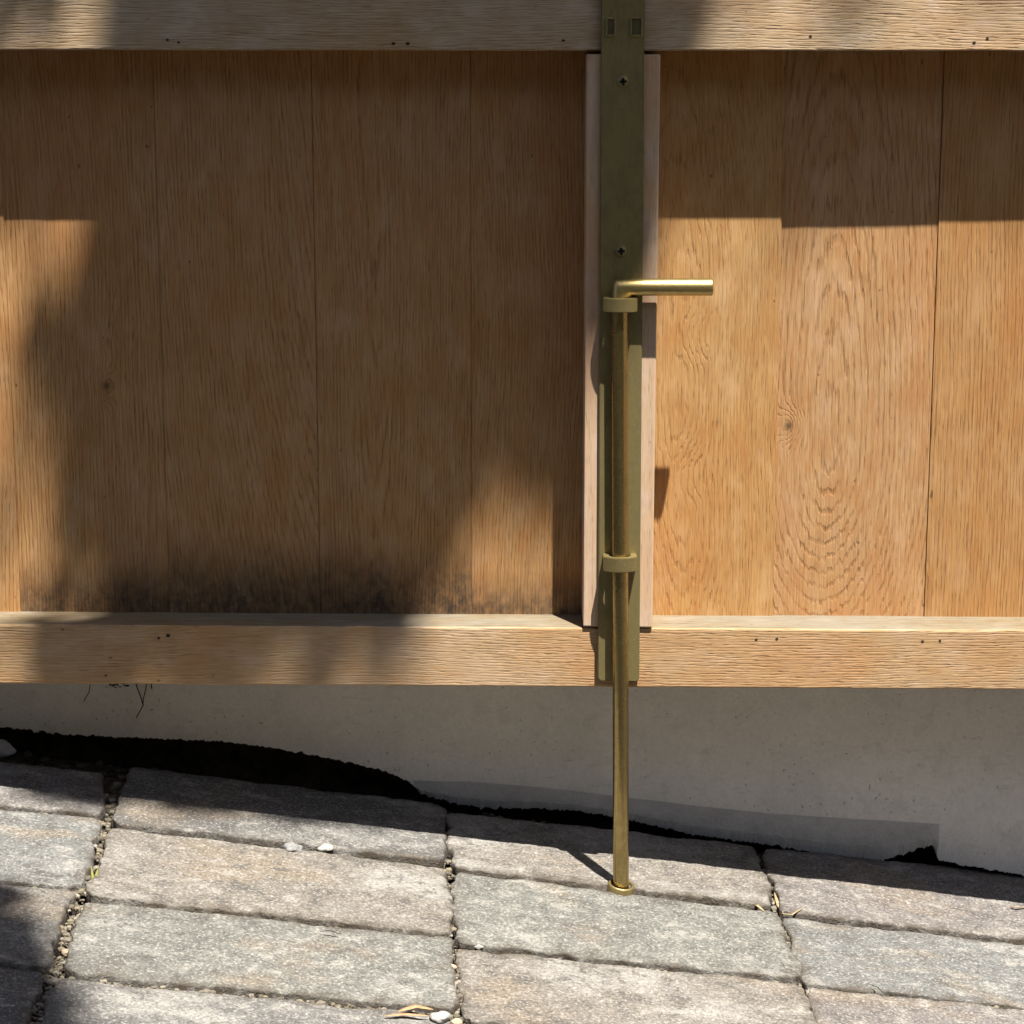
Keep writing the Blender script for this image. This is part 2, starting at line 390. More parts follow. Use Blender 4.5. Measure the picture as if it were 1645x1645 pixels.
# ------------------------------------------------------------------ the wall behind the gate
wall = empty('rendered_wall', (0, .16, FOOT.z))
tag(wall, 'grey rendered wall in shade behind the gate, its lower edge broken away', 'wall')
WY = .120
prof = [(-700, 1120), (-300, 1152), (-40, 1166), (30, 1172), (100, 1181), (180, 1185), (260, 1188), (350, 1192), (420, 1200), (500, 1214), (560, 1226), (610, 1238), (640, 1249), (660, 1260),
        (676, 1277), (720, 1290), (780, 1300), (850, 1300), (930, 1304), (1000, 1316), (1060, 1330), (1108, 1341), (1180, 1352), (1235, 1358), (1300, 1370), (1362, 1379), (1415, 1383),
        (1440, 1378), (1470, 1367), (1500, 1359), (1508, 1382), (1540, 1390), (1600, 1400), (1650, 1408), (1800, 1424), (2300, 1480)]
top_strip = [(668, 1268), (700, 1269), (760, 1270), (822, 1275), (920, 1284), (1013, 1296), (1120, 1309), (1235, 1321), (1370, 1330), (1505, 1338)]
def interp(pl, x):
    for (a, b), (c, d) in zip(pl, pl[1:]):
        if a <= x <= c: return b + (d - b) * (x - a) / (c - a)
    return pl[0][1] if x < pl[0][0] else pl[-1][1]
def wall_piece(name, mat, xs, topf, botf, yf, yb, rag, seed, rows_=6):
    """skin of the wall between two profiles (pixel profiles taken at the wall's own plane), with thickness and a ragged lower edge"""
    bm = bmesh.new(); fr = []; bk = []
    for x in xs:
        pt = at(x, 900, yf); zt = topf(x); pb = at(x, botf(x), yf)
        zb = pb.z + rag * (max(-1, min(1, fb(pb.x * 160, seed))) + .7 * max(-1, min(1, fb(pb.x * 600, seed + 4, 0, 2))))
        px = pb.x
        cf = []
        for r in range(rows_ + 1):
            z = zt + (zb - zt) * (r / rows_)
            dy = .0009 * fb(px * 9, z * 9, seed) + (.0025 if r == rows_ else 0)
            cf.append(bm.verts.new((px, yf + dy, z)))
        fr.append(cf); bk.append((bm.verts.new((px, yb, zt)), bm.verts.new((px, yb, zb + .002))))
    for A, B, a, b in zip(fr, fr[1:], bk, bk[1:]):
        for r in range(rows_): bm.faces.new((A[r + 1], B[r + 1], B[r], A[r]))
        bm.faces.new((A[-1], a[1], b[1], B[-1])); bm.faces.new((A[0], B[0], b[0], a[0])); bm.faces.new((a[0], b[0], b[1], a[1]))
    for A, a in ((fr[0], bk[0]), (fr[-1], bk[-1])):
        bm.faces.new([a[0]] + A + [a[1]] if A is fr[0] else ([a[0]] + A + [a[1]])[::-1])
    bmesh.ops.recalc_face_normals(bm, faces=bm.faces[:])
    o = from_bm(name, bm, mat, smooth=False); keep(o, wall); return o
ZTOP = .9
main_bot = lambda x: interp(top_strip, x) if 668 <= x <= 1505 else interp(prof, x)
def xr(a, b, st): 
    n = int((b - a) / st); return [a + (b - a) * i / n for i in range(n + 1)]
wall_piece('render_coat', RENDER, xr(-3500, -120, 60) + xr(-118, 1760, 2.2) + xr(1765, 5000, 60), lambda x: ZTOP, main_bot, WY, WY + .030, .0019, 3.)
zt_strip = lambda x: at(x, interp(top_strip, x) - 14, WY + .0018).z
wall_piece('cement_patch', CEMENT, xr(664, 1507, 2.2), zt_strip, lambda x: interp(prof, x), WY + .0018, WY + .028, .0022, 3., 3)
bm = bmesh.new()
a0, a1 = at(-3500, 1100, WY + .036).x, at(5000, 1100, WY + .036).x
nn = 240
lo, hi = [], []
for i in range(nn + 1):
    x = a0 + (a1 - a0) * i / nn
    lo.append(bm.verts.new((x, WY + .034 + .006 * fb(x * 30, 2), base_z(x, WY) - .2))); hi.append(bm.verts.new((x, WY + .036, ZTOP - .01)))
hb = [bm.verts.new((v.co.x, WY + .2, ZTOP - .01)) for v in hi]; lb = [bm.verts.new((v.co.x, WY + .2, v.co.z)) for v in lo]
for i in range(nn):
    for A, B in ((lo, hi), (hi, hb), (hb, lb)): bm.faces.new((A[i], A[i + 1], B[i + 1], B[i]))
keep(from_bm('footing', bm, SHADED_FOOTING), wall)

# ------------------------------------------------------------------ the gate
gate = empty('wooden_gate', (0, .03, at(822, 1103, 0).z))
tag(gate, 'oak gate of vertical boards between two horizontal rails, half in dappled shade', 'gate')
D0 = .043                                   # panel face behind the rail faces
ZB = at(822, 1000, D0).z                    # boards run down behind the rail
ztopg = 1.05
def seamx(xt, xb):                          # a seam is upright: mean of its upper and lower reading
    return .5 * (at(xt, 85, D0).x + at(xb, 980, D0).x)
seams = [seamx(-262, -205), seamx(-8, 35), seamx(243, 275), seamx(498, 516), seamx(751, 762), seamx(1006, 1004), seamx(1261, 1243), seamx(1515, 1487), seamx(1770, 1732), seamx(2026, 1975)]
P = lambda x, y: at(x, y, D0)
kn = lambda px, py, sx, sg, amp: (P(px, py).x, P(px, py).z, sx, sg, amp)
sillz = at(822, 985, D0).z
bmat = [
 oak('oak_board_1', cx=-.9, k=.05, freq=300, seed=1.),
 oak('oak_board_2', cx=seams[1] - .22, g0=-.6, k=.10, freq=340, seed=2.7, knots=[kn(166, 550, .006, .012, .006), kn(172, 620, .007, .014, .012)], foot_dark=(sillz, sillz + .06)),
 oak('oak_board_3', cx=seams[2] + .18, g0=.9, k=.12, freq=330, seed=5.1, foot_dark=(sillz, sillz + .085)),
 oak('oak_board_4', cx=seams[3] + .045, g0=.28, k=.07, h=.012, freq=380, seed=8.3, foot_dark=(sillz, sillz + .085)),
 oak('oak_board_5', cx=seams[4] - .30, g0=.2, k=.03, freq=330, seed=11.9, foot_dark=(sillz, sillz + .05)),
 oak('oak_board_6', cx=P(1085, 700).x, g0=P(1120, 640).z, k=.16, kup=.10, h=.010, freq=330, seed=14.2, warp=.018, knots=[kn(1112, 765, .014, .026, .010), kn(1118, 540, .016, .020, .008)], line=.5, grey=.25, wobble=1.4, bumps=.4, light=(.515, .298, .112), bleach=.6),
 oak('oak_board_7', cx=P(1334, 700).x, g0=P(1334, 722).z, k=.36, kup=.14, h=.012, freq=235, seed=17.6, knots=[kn(1272, 685, .011, .013, .018)], line=.85, warp=.007, wobble=1.1, light=(.51, .305, .142)),
 oak('oak_board_8', cx=seams[7] + .24, g0=.1, k=.02, freq=300, seed=21.4, light=(.465, .258, .098)),
 oak('oak_board_9', cx=1.0, k=.02, freq=300, seed=25.)]
dys = [0, .0006, 0, -.0003, .0005, .0004, .0022, .0006, 0]
cup = [(0, 0), (.0004, 0), (0, 0), (0, .0003), (0, 0), (0, -.0002), (.0007, -.0001), (.0005, 0), (0, 0)]
for i in range(9):
    bm = bmesh.new(); g_ = .00006
    x0, x1 = seams[i] + g_ + (.0002 if i == 3 else .0004 if i == 7 else 0), seams[i + 1] - g_
    yl, yr = D0 + dys[i] + cup[i][0], D0 + dys[i] + cup[i][1]
    hexa(bm, [(x0, yl, ZB), (x1, yr, ZB), (x1, D0 + .022, ZB), (x0, D0 + .022, ZB), (x0, yl, ztopg), (x1, yr, ztopg), (x1, D0 + .022, ztopg), (x0, D0 + .022, ztopg)], .00025, 1)
    keep(from_bm('board', bm, bmat[i]), gate)
# outer stiles just beyond the boards
stile_m = oak('oak_stile', cx=-1.3, k=.03, freq=320, seed=41.)
for xa, xb in ((seams[0] - .10, seams[0] - .0005), (seams[-1] + .0005, seams[-1] + .10)):
    bm = bmesh.new(); z0 = at(822, 1103, 0).z
    hexa(bm, slab(xa, xb, ztopg, ztopg, xa, xb, z0, z0, .0, .066), .002); keep(from_bm('stile', bm, stile_m), gate)
XL, XR = seams[0] + .0004, seams[-1] - .0004
def lin(pa, pb, x, Y=0.0):
    A, B = at(*pa, Y), at(*pb, Y); return A.z + (B.z - A.z) * (x - A.x) / (B.x - A.x)
def rail(name, mats, top, bot, yf, yb, n=160, wav=.0004):
    """rail with a slightly uneven arris; top/bot give z at x; second material on the upper face"""
    bm = bmesh.new(); R = []
    e = .0012
    for i in range(n + 1):
        x = XL + (XR - XL) * i / n
        zt, zb = top(x), bot(x)
        a = wav * fb(x * 40, 1.7); b = wav * fb(x * 40, 9.2)
        R.append([bm.verts.new(p) for p in ((x, yb, zt), (x, yf + e, zt + a), (x, yf + .0003, zt - e * .5 + a), (x, yf, zt - e * 1.3 + a), (x, yf, zb + e + b), (x, yf + e, zb + b), (x, yb, zb))])
    for A, B in zip(R, R[1:]):
        for k in range(7):
            f = bm.faces.new((A[k], A[(k + 1) % 7], B[(k + 1) % 7], B[k]))
            if k == 0: f.material_index = len(mats) - 1
    bm.faces.new(R[0][::-1]); bm.faces.new(R[-1])
    bmesh.ops.recalc_face_normals(bm, faces=bm.faces[:])
    return keep(from_bm(name, bm, mats), gate)
railm = oak('oak_rail', True, light=(.51, .335, .175), dark=(.29, .165, .075), cx=.6, k=.012, freq=430, seed=31., bumps=.45, grey=.4, line=.8, warp=.007, wobble=1.7)
railm2 = oak('oak_top_rail', True, light=(.54, .40, .245), dark=(.27, .175, .095), cx=-.4, g0=.1, k=.02, freq=400, seed=36., bumps=.45, grey=.35, line=.95, warp=.008, wobble=1.6)
sillm = oak('oak_sill_darkened', True, light=(.25, .205, .13), dark=(.13, .092, .05), cx=.5, k=.02, freq=200, seed=33., bumps=.5, grey=.5, line=1.3)  # upper face darkened in colour so direct sun does not overexpose it
bottom_rail = rail('bottom_rail', [railm, sillm], lambda x: lin((100, 1004), (1545, 1012), x), lambda x: lin((0, 1098), (1645, 1108), x), 0., .066)
top_rail = rail('top_rail', [railm2, sillm], lambda x: lin((100, -190), (1545, -190), x), lambda x: lin((0, 80.5), (1645, 82), x), 0., D0 - .0012)
NAIL = m_plain('nail_iron', (.035, .026, .02), .75, .4)
def nail(rl, px, py, r):
    c = at(px, py, 0.); bm = bmesh.new()
    bmesh.ops.create_circle(bm, cap_ends=True, segments=10, radius=r)
    for v in bm.verts: v.co = Vector((c.x + v.co.x * 1.2, -.00035, c.z + v.co.y * .85))
    ex_ = bmesh.ops.extrude_face_region(bm, geom=bm.faces[:]); bmesh.ops.translate(bm, verts=[v for v in ex_['geom'] if isinstance(v, bmesh.types.BMVert)], vec=(0, .0008, 0))
    bmesh.ops.recalc_face_normals(bm, faces=bm.faces[:]); o = from_bm('nail', bm, NAIL); keep(o, gate); o.parent = rl; o.matrix_parent_inverse = __import__('mathutils').Matrix.Identity(4)
for px, py, r in ((269, 64, .0011), (287, 68, .0010), (632, 70, .0013), (655, 70, .0014), (905, 65, .0011), (1302, 58, .0010), (1565, 68, .0011), (1586, 62, .0010)): nail(top_rail, px, py, r)
for px, py, r in ((255, 1025, .0011), (270, 1021, .0015), (1215, 1027, .0009), (1248, 1026, .0010), (1482, 1030, .0010), (1510, 1029, .0009), (170, 1085, .0009)): nail(bottom_rail, px, py, r)
# upright batten behind the bolt
battm = oak('pale_batten', light=(.60, .425, .275), dark=(.46, .30, .185), cx=P(1000, 500).x + .5, g0=0, k=.012, freq=130, seed=51., bumps=.18, grey=.25, line=.55,
            knots=[kn(1044, 183, .004, .006, .004), kn(1036, 925, .004, .006, .004)])
BY = -.002
bm = bmesh.new()
tl, tr, bl_, br = at(943, 87, BY), at(1061, 87.5, BY), at(937, 1006.5, BY), at(1048, 1008.5, BY)
hexa(bm, slab(tl.x, tr.x, tl.z, tr.z, bl_.x, br.x, bl_.z, br.z, BY, D0 - .0006), .0011, 2)
keep(from_bm('batten', bm, battm), gate)

# ------------------------------------------------------------------ the brass bolt
RY = -.0135; RR = .0065
bolt = empty('drop_bolt', at(997, 1095, -.004))
tag(bolt, 'aged brass drop bolt with side handle, on a long back plate fixed to the gate', 'bolt')
PF = -.0055                                  # front face of the back plate
def plate_outline(rad=.0035, n=6):
    tl, tr, br, bl = at(966.5, -130, PF), at(1037, -130, PF), at(1027, 1095, PF), at(960.5, 1094, PF)
    pts = [(tl.x, tl.z), (bl.x, bl.z + rad)]
    for k in range(1, n + 1):
        a = math.pi + (math.pi / 2) * k / n; pts.append((bl.x + rad + rad * math.cos(a), bl.z + rad + rad * math.sin(a)))
    for k in range(0, n):
        a = 1.5 * math.pi + (math.pi / 2) * k / n; pts.append((br.x - rad + rad * math.cos(a), br.z + rad + rad * math.sin(a)))
    pts += [(br.x, br.z + rad), (tr.x, tr.z)]
    return pts
po = plate_outline(); bm = bmesh.new()
f = bm.faces.new([bm.verts.new((x, PF, z)) for x, z in po]); ex = bmesh.ops.extrude_face_region(bm, geom=[f])
bmesh.ops.translate(bm, verts=[v for v in ex['geom'] if isinstance(v, bmesh.types.BMVert)], vec=(0, .0033, 0))
bmesh.ops.recalc_face_normals(bm, faces=bm.faces[:])
es = [e for e in bm.edges if all(abs(v.co.y - PF) < 1e-6 for v in e.verts)]
bmesh.ops.bevel(bm, geom=es, offset=.0006, segments=2, affect='EDGES')
keep(from_bm('back_plate', bm, BRASS), bolt)
# rod
rt_, rb_ = at(995.5, 492, RY), Vector((FOOT.x + .0004, RY, FOOT.z - .006))
bm = bmesh.new(); sweep(bm, [rt_.lerp(rb_, t) for t in (0, .25, .5, .75, 1)], RR, 32); keep(from_bm('rod', bm, BRASS_ROD, smooth=True), bolt)
# handle: short elbow and grip
hx, hz = at(996, 461, RY).x, at(1000, 461, RY).z; tip = at(1145, 461, RY).x; hr = .0068
bm = bmesh.new(); n = 40; R_ = []
def hring(f): R_.append([bm.verts.new(f(hr * math.sin(2 * math.pi * k / n), hr * math.cos(2 * math.pi * k / n))) for k in range(n)])
for zz in (.0165, .013): hring(lambda a, b: (hx - a, RY + b, hz - zz))
for sgn, off_ in ((0, .0030), (1, .0030)):      # softened mitre
    if sgn == 0: hring(lambda a, b: (hx - a + max(0, a) * .22, RY + b, hz + a - off_ + min(0, a) * .1))
    else: hring(lambda a, b: (hx - a + off_ - min(0, a) * .1, RY + b, hz + a - max(0, a) * .22))
for xx, sc_ in ((hx + .02, 1), (.5 * (hx + tip), 1), (tip - .0010, 1), (tip - .0003, .97), (tip, .90)): hring(lambda a, b: (xx, RY + b * sc_, hz + a * sc_))
for A, B in zip(R_, R_[1:]):
    for k in range(n): bm.faces.new((A[k], A[(k + 1) % n], B[(k + 1) % n], B[k]))
bm.faces.new(R_[0]); bm.faces.new(R_[-1][::-1]); bmesh.ops.recalc_face_normals(bm, faces=bm.faces[:])
ho = keep(from_bm('handle', bm, BRASS_HANDLE, smooth=True), bolt)
mod = ho.modifiers.new('edge', 'EDGE_SPLIT'); mod.split_angle = math.radians(52)
# guide collars
def collar(pyc, hpx):
    cxm = at(996, pyc, RY).x; z1, z0 = at(996, pyc - hpx / 2, -.021).z, at(996, pyc + hpx / 2, -.021).z
    ow, iw = .0133, .0084; y0 = PF + .0004; yf = -.0235
    outer = [(-ow, y0), (-ow, -.0150)]
    for k in range(13):
        a = k / 12; x = -ow + 2 * ow * a; outer.append((x, -.0188 - (.0062) * (1 - abs(2 * a - 1) ** 2.2)))
    outer += [(ow, -.0150), (ow, y0)]
    inner = [(iw, y0)] + [(iw * math.cos(t), -.0135 - .0066 * math.sin(t)) for t in [math.pi * k / 10 for k in range(11)]] + [(-iw, y0)]
    bm = bmesh.new()
    def ringv(z): return [bm.verts.new((cxm + x, y, z)) for x, y in outer + inner]
    a_, b_ = ringv(z0), ringv(z1); n = len(a_)
    for i in range(n): bm.faces.new((a_[i], a_[(i + 1) % n], b_[(i + 1) % n], b_[i]))
    bm.faces.new(b_); bm.faces.new(a_[::-1])
    bmesh.ops.recalc_face_normals(bm, faces=bm.faces[:])
    bmesh.ops.triangulate(bm, faces=[f for f in bm.faces if len(f.verts) > 4])
    ee = [e for e in bm.edges if e.is_manifold and e.calc_face_angle() > .9]
    bmesh.ops.bevel(bm, geom=ee, offset=.0005, segments=2, affect='EDGES')
    keep(from_bm('guide_collar', bm, BRASS_COLLAR), bolt)
collar(490.5, 22); collar(907, 23)
# countersunk cross-head screws in the plate
def screw(px, py):
    c = at(px, py, PF); r = .0045
    bm = bmesh.new(); n = 28
    prof_ = [(r * 1.22, -.0000), (r * 1.12, -.0007), (r * 1.0, -.00005), (r * .90, -.0006), (r * .4, -.0009), (0.0001, -.0010)]
    rg = [[bm.verts.new((c.x + q * math.cos(2 * math.pi * k / n), c.y + y - .0001, c.z + q * math.sin(2 * math.pi * k / n))) for k in range(n)] for q, y in prof_]
    for A, B in zip(rg, rg[1:]):
        for k in range(n): bm.faces.new((A[k], A[(k + 1) % n], B[(k + 1) % n], B[k]))
    bm.faces.new(rg[-1]); bmesh.ops.recalc_face_normals(bm, faces=bm.faces[:])
    s = keep(from_bm('screw', bm, BRASS, smooth=True), bolt)
    bm = bmesh.new()
    for a in (.1, .1 + math.pi / 2):
        d = Vector((math.cos(a), 0, math.sin(a))); e_ = Vector((-d.z, 0, d.x)); L_, W_ = .0028, .0009
        cs = [c + d * u * L_ + e_ * v * W_ + Vector((0, y, 0)) for y in (-.0009, -.0015 + .0002) for u, v in ((-1, -1), (1, -1), (1, 1), (-1, 1))]
        hexa(bm, cs)
    bmesh.ops.recalc_face_normals(bm, faces=bm.faces[:])
    so = from_bm('slot', bm, DARKMETAL); so.parent = s
screw(1001, 131); screw(998, 403.5)
# the two square lugs of the upper keeper
def lug(px, py, wpx, hpx):
    c = at(px, py, PF); hw, hh = wpx * S / 2, hpx * S / 2
    bm = bmesh.new(); t = .0011; d = .0016
    for (xa, xb, za, zb) in ((-hw, -hw + t, -hh, hh), (hw - t, hw, -hh, hh), (-hw + t, hw - t, hh - t, hh), (-hw + t, hw - t, -hh, -hh + t)):
        hexa(bm, slab(c.x + xa, c.x + xb, c.z + zb, c.z + zb, c.x + xa, c.x + xb, c.z + za, c.z + za, PF - d, PF + .0003), .0003, 1)
    bmesh.ops.recalc_face_normals(bm, faces=bm.faces[:])
    l = keep(from_bm('lug', bm, BRASS), bolt)
    bm = bmesh.new(); hexa(bm, slab(c.x - hw + t, c.x + hw - t, c.z + hh - t, c.z + hh - t, c.x - hw + t, c.x + hw - t, c.z - hh + t, c.z - hh + t, PF - .0004, PF + .0002))
    bmesh.ops.recalc_face_normals(bm, faces=bm.faces[:])
    so = from_bm('slot', bm, TARN); so.parent = l
lug(1022, 43, 19, 29); lug(981, 43, 15, 28)

# floor socket the rod drops into
bm = bmesh.new(); n = 40
prof_ = [(.0086, -.012), (.0086, .0030), (.0090, .0040), (.0100, .0044), (.0108, .0040), (.0112, .0028), (.0112, -.012)]
nrm = Vector((GM, -GN - .06, 1)).normalized(); t1 = Vector((1, 0, -GM)).normalized(); t2 = nrm.cross(t1)
c = Vector((FOOT.x + .0001, RY - .0002, FOOT.z + .0022))
rg = [[bm.verts.new(c + (t1 * math.cos(2 * math.pi * k / n) + t2 * math.sin(2 * math.pi * k / n)) * r + nrm * z) for k in range(n)] for r, z in prof_]
for A, B in zip(rg, rg[1:]):
    for k in range(n): bm.faces.new((A[k], A[(k + 1) % n], B[(k + 1) % n], B[k]))
bmesh.ops.recalc_face_normals(bm, faces=bm.faces[:])
tag(from_bm('floor_socket', bm, BRASS_COLLAR, smooth=True), 'small brass ring socket set between two pavers under the rod', 'socket')

# ------------------------------------------------------------------ gravel and dirt in the joints
rnd = random.Random(11)
ICO = {}
for sub in (1, 3):
    tb_ = bmesh.new(); bmesh.ops.create_icosphere(tb_, subdivisions=sub, radius=1.0); tb_.verts.index_update()
    ICO[sub] = ([v.co.copy() for v in tb_.verts], [tuple(v.index for v in f.verts) for f in tb_.faces]); tb_.free()
class Stones:
    def __init__(s): s.v, s.f, s.t = [], [], []
    def add(s, c, r, squash=.75, sub=1, seed=0, tint=(.2, .2, .2), jag=.28):
        sx, sy, sz = (r * rnd.uniform(.75, 1.25), r * rnd.uniform(.75, 1.25), r * squash * rnd.uniform(.8, 1.1))
        vs_, fs_ = ICO[sub]; i0 = len(s.v)
        for co in vs_:
            k = 1 + jag * fb(co.x * 1.3 + seed, co.y * 1.3, co.z * 1.3 + seed, 2)
            s.v.append((co.x * sx * k + c.x, co.y * sy * k + c.y, co.z * sz * k + c.z)); s.t += [tint[0], tint[1], tint[2], 1.0]
        s.f += [tuple(i + i0 for i in f) for f in fs_]
    def build(s, name, mat, smooth=False, tinted=False):
        me = bpy.data.meshes.new(name); me.from_pydata(s.v, [], s.f); me.update()
        if tinted:
            a_ = me.color_attributes.new('tint', 'FLOAT_COLOR', 'POINT'); a_.data.foreach_set('color', s.t)
        return link(name, me, mat, smooth=smooth)
ST = Stones()
TINTS = [(.30, .27, .21), (.26, .21, .15), (.20, .18, .145), (.36, .33, .28), (.14, .12, .095), (.24, .21, .13), (.10, .085, .065), (.08, .07, .055)]
def fill(a, b, wd, n, rmin, rmax, dz=-.011):
    for _ in range(n):
        t = rnd.random(); px = a[0] + (b[0] - a[0]) * t; py = a[1] + (b[1] - a[1]) * t
        p = atg(px, py); p.x += rnd.gauss(0, wd[0]); p.y += rnd.gauss(0, wd[1]); r = rmin + (rmax - rmin) * rnd.random() ** 2.2
        p.z = gz(p.x, p.y) + dz + rnd.uniform(-.003, .004)
        ST.add(p, r, .75, 1, rnd.random() * 50, rnd.choice(TINTS))
# cross joints
for a, b, wd in (((186, 1250), (172, 1318), .003), ((166, 1325), (135, 1434), .003), ((125, 1440), (92, 1556), .0035), ((82, 1560), (35, 1690), .003),
                 ((716, 1312), (720, 1398), .0025), ((722, 1402), (731, 1512), .0028), ((730, 1515), (741, 1630), .003), ((742, 1636), (752, 1760), .003),
                 ((1218, 1372), (1250, 1464), .003), ((1254, 1472), (1291, 1576), .0018), ((1294, 1580), (1334, 1694), .0018)):
    fill(a, b, (wd, .002), 110, .0011, .0042, -.007)
# bed joints
for a, b in (((-100, 1273), (165, 1313)), ((180, 1328), (712, 1392)), ((730, 1399), (1240, 1464)), ((1260, 1470), (1800, 1535)),
             ((-100, 1405), (125, 1426)), ((145, 1442), (722, 1505)), ((738, 1517), (1284, 1576)), ((1297, 1582), (1700, 1618)),
             ((-100, 1532), (70, 1555)), ((100, 1563), (733, 1624)), ((748, 1638), (1300, 1693))):
    fill(a, b, (.002, .003), int(abs(b[0] - a[0]) * .9), .0009, .0034, -.0085)
# grit at the foot of the wall
for _ in range(500):
    px = rnd.uniform(-60, 1700); p = atg(px, interp(prof, px)); x = p.x; y = rnd.uniform(.088, .135)
    ST.add(Vector((x, y, gz(x, y) - .010 + rnd.uniform(0, .004))), .001 + .004 * rnd.random() ** 2, .7, 1, rnd.random() * 9, rnd.choice([(.06, .045, .03), (.1, .08, .055), (.035, .028, .02)]))
gro = ST.build('joint_gravel', GRAVEL, False, True); keep(gro, paving); tag(gro, kind='stuff')

# ------------------------------------------------------------------ loose things
WHITE = m_plain('white_pebble', (.33, .32, .30), .8, .2); GREYST = m_plain('grey_chip', (.22, .22, .215), .8, .3); TANST = m_plain('tan_pebble', (.38, .30, .21), .75, .25)
DRY = m_plain('dry_leaf', (.40, .25, .14), .7, .3, 250.); STRAW = m_plain('straw', (.34, .26, .15), .8, .3, 300.); GREENB = m_plain('grass_green', (.17, .17, .05), .7, .3)
TWIG = m_plain('dark_twig', (.045, .036, .028), .9, .3)
def pebble(name, px, py, rpx, mat, label, sq=.8, dz=None, jag=.35, cat='pebble', group='loose stones on the paving'):
    PB = Stones(); r = rpx * .00053; p = atg(px, py); p.z += (r * sq * .75 if dz is None else dz)
    PB.add(p, r, sq, 3, px * .37, jag=jag)
    o = PB.build(name, mat, True); tag(o, label, cat, group); return o
pebble('pebble', 522, 1366, 12, WHITE, 'white pebble wedged in the joint below the shaded paver', .55, .002)
pebble('stone_chip', 470, 1364, 14, GREYST, 'grey stone chip lying left of the white pebble', .5, .001, .5)
pebble('pebble', 829, 1330, 8, GREYST, 'small grey pebble in the gate shadow near the wall', .7)
pebble('pebble', 707, 1634, 11, WHITE, 'round whitish pebble beside the dry leaf at the bottom edge', .6, .000)
pebble('pebble', 733, 1639, 9, TANST, 'tan pebble at the bottom of the middle joint', .7, -.002)
pebble('pebble', 769, 1517, 6, WHITE, 'tiny cream pebble in the joint right of the middle cross joint', .7, -.002)
pebble('pebble', 108, 1524, 8, TANST, 'cream pebble in the left cross joint near the dark corner', .7, -.003)
pebble('pebble', 726, 1548, 6, TANST, 'small cream pebble halfway down the middle cross joint', .7, -.003)
pebble('pebble', 186, 1300, 12, TANST, 'brown pebble sunk in the wide gap at the top of the left joint', .7, -.012)
o = pebble('plaster_chunk', -4, 1214, 24, m_plain('plaster', (.33, .32, .31), .9, .15), 'broken grey plaster chunk at the left edge below the wall', .6, .006, .55, 'rubble', 'loose stones on the paving')

def blade(name, pts, wmax, mat, label, cat, group=None, curl=.3):
    """thin leaf strip along a 3d path, with folded cross-section and real thickness"""
    bm = bmesh.new(); R = []; n = len(pts)
    for i, p in enumerate(pts):
        t = (pts[min(i + 1, n - 1)] - pts[max(i - 1, 0)]).normalized(); sd = t.cross(Vector((0, 0, 1)))
        sd = sd.normalized() if sd.length > 1e-6 else Vector((1, 0, 0)); u = sd.cross(t)
        wv = wmax * math.sin(math.pi * (.06 + .90 * i / (n - 1))) ** .8
        R.append([bm.verts.new(p + sd * wv * a + u * (wv * curl * abs(a) + b)) for a, b in ((-1, .0), (0, 0), (1, 0), (1, -.0003), (0, -.0003), (-1, -.0003))])
    for A, B in zip(R, R[1:]):
        for k in range(6): bm.faces.new((A[k], A[(k + 1) % 6], B[(k + 1) % 6], B[k]))
    bm.faces.new(R[0][::-1]); bm.faces.new(R[-1]); bmesh.ops.recalc_face_normals(bm, faces=bm.faces[:])
    o = from_bm(name, bm, mat, smooth=True); tag(o, label, cat, group); return o
def gpath(pp, hs):
    out = []
    for (x, y), h in zip(pp, hs):
        p = atg(x, y); p.z += h; out.append(p)
    fine = []
    for a, b in zip(out, out[1:]): fine += [a.lerp(b, k / 4) for k in range(4)]
    return fine + [out[-1]]
blade('dry_leaf', gpath([(640, 1627), (668, 1624), (696, 1626)], [.001, .003, .002]), .0028, DRY, 'slender tan dry leaf beside the round whitish pebble at the bottom edge', 'leaf', 'dry leaf litter')
blade('dry_leaf', gpath([(618, 1632), (650, 1632), (690, 1634)], [.000, .001, .001]), .0018, DRY, 'thin reddish dry leaf lying just below the tan leaf', 'leaf', 'dry leaf litter')
blade('straw', gpath([(1206, 1450), (1216, 1458), (1228, 1468)], [.001, .002, .002]), .0013, STRAW, 'short flat straw on the joint right of the brass socket', 'straw', 'dry leaf litter')
blade('straw', gpath([(1244, 1434), (1250, 1454), (1258, 1470)], [.000, .000, .002]), .0014, STRAW, 'pale straw pointing down the right cross joint', 'straw', 'dry leaf litter')
blade('straw', gpath([(1255, 1471), (1272, 1475), (1291, 1468)], [.002, .003, .006]), .0008, STRAW, 'thin curved straw at the foot of the right cross joint', 'straw', 'dry leaf litter')
blade('straw', gpath([(514, 1502), (530, 1503), (548, 1507)], [.003, .004, .003]), .0007, TWIG, 'fine dark stalk in the joint under the tan paver', 'straw', 'dry leaf litter')
blade('straw', gpath([(1395, 1586), (1410, 1594), (1424, 1606)], [.003, .004, .003]), .0005, TWIG, 'fine dark root on the lower right paver joint', 'straw', 'dry leaf litter')
blade('straw', gpath([(1620, 1462), (1632, 1467), (1655, 1464)], [.002, .006, .003]), .0012, STRAW, 'pale straw at the right edge on the shadow line', 'straw', 'dry leaf litter')
for k, (a, b, c_) in enumerate((((146, 1426), (149, 1412), (147, 1397)), ((150, 1424), (154, 1410), (158, 1400)))):
    blade('grass_blade', gpath([a, b, c_], [-.004, .001, .003]), .0010, GREENB, ['yellow-green grass blade in the left cross joint', 'second yellow-green blade leaning right in the left cross joint'][k], 'grass', 'grass blades in the joint')
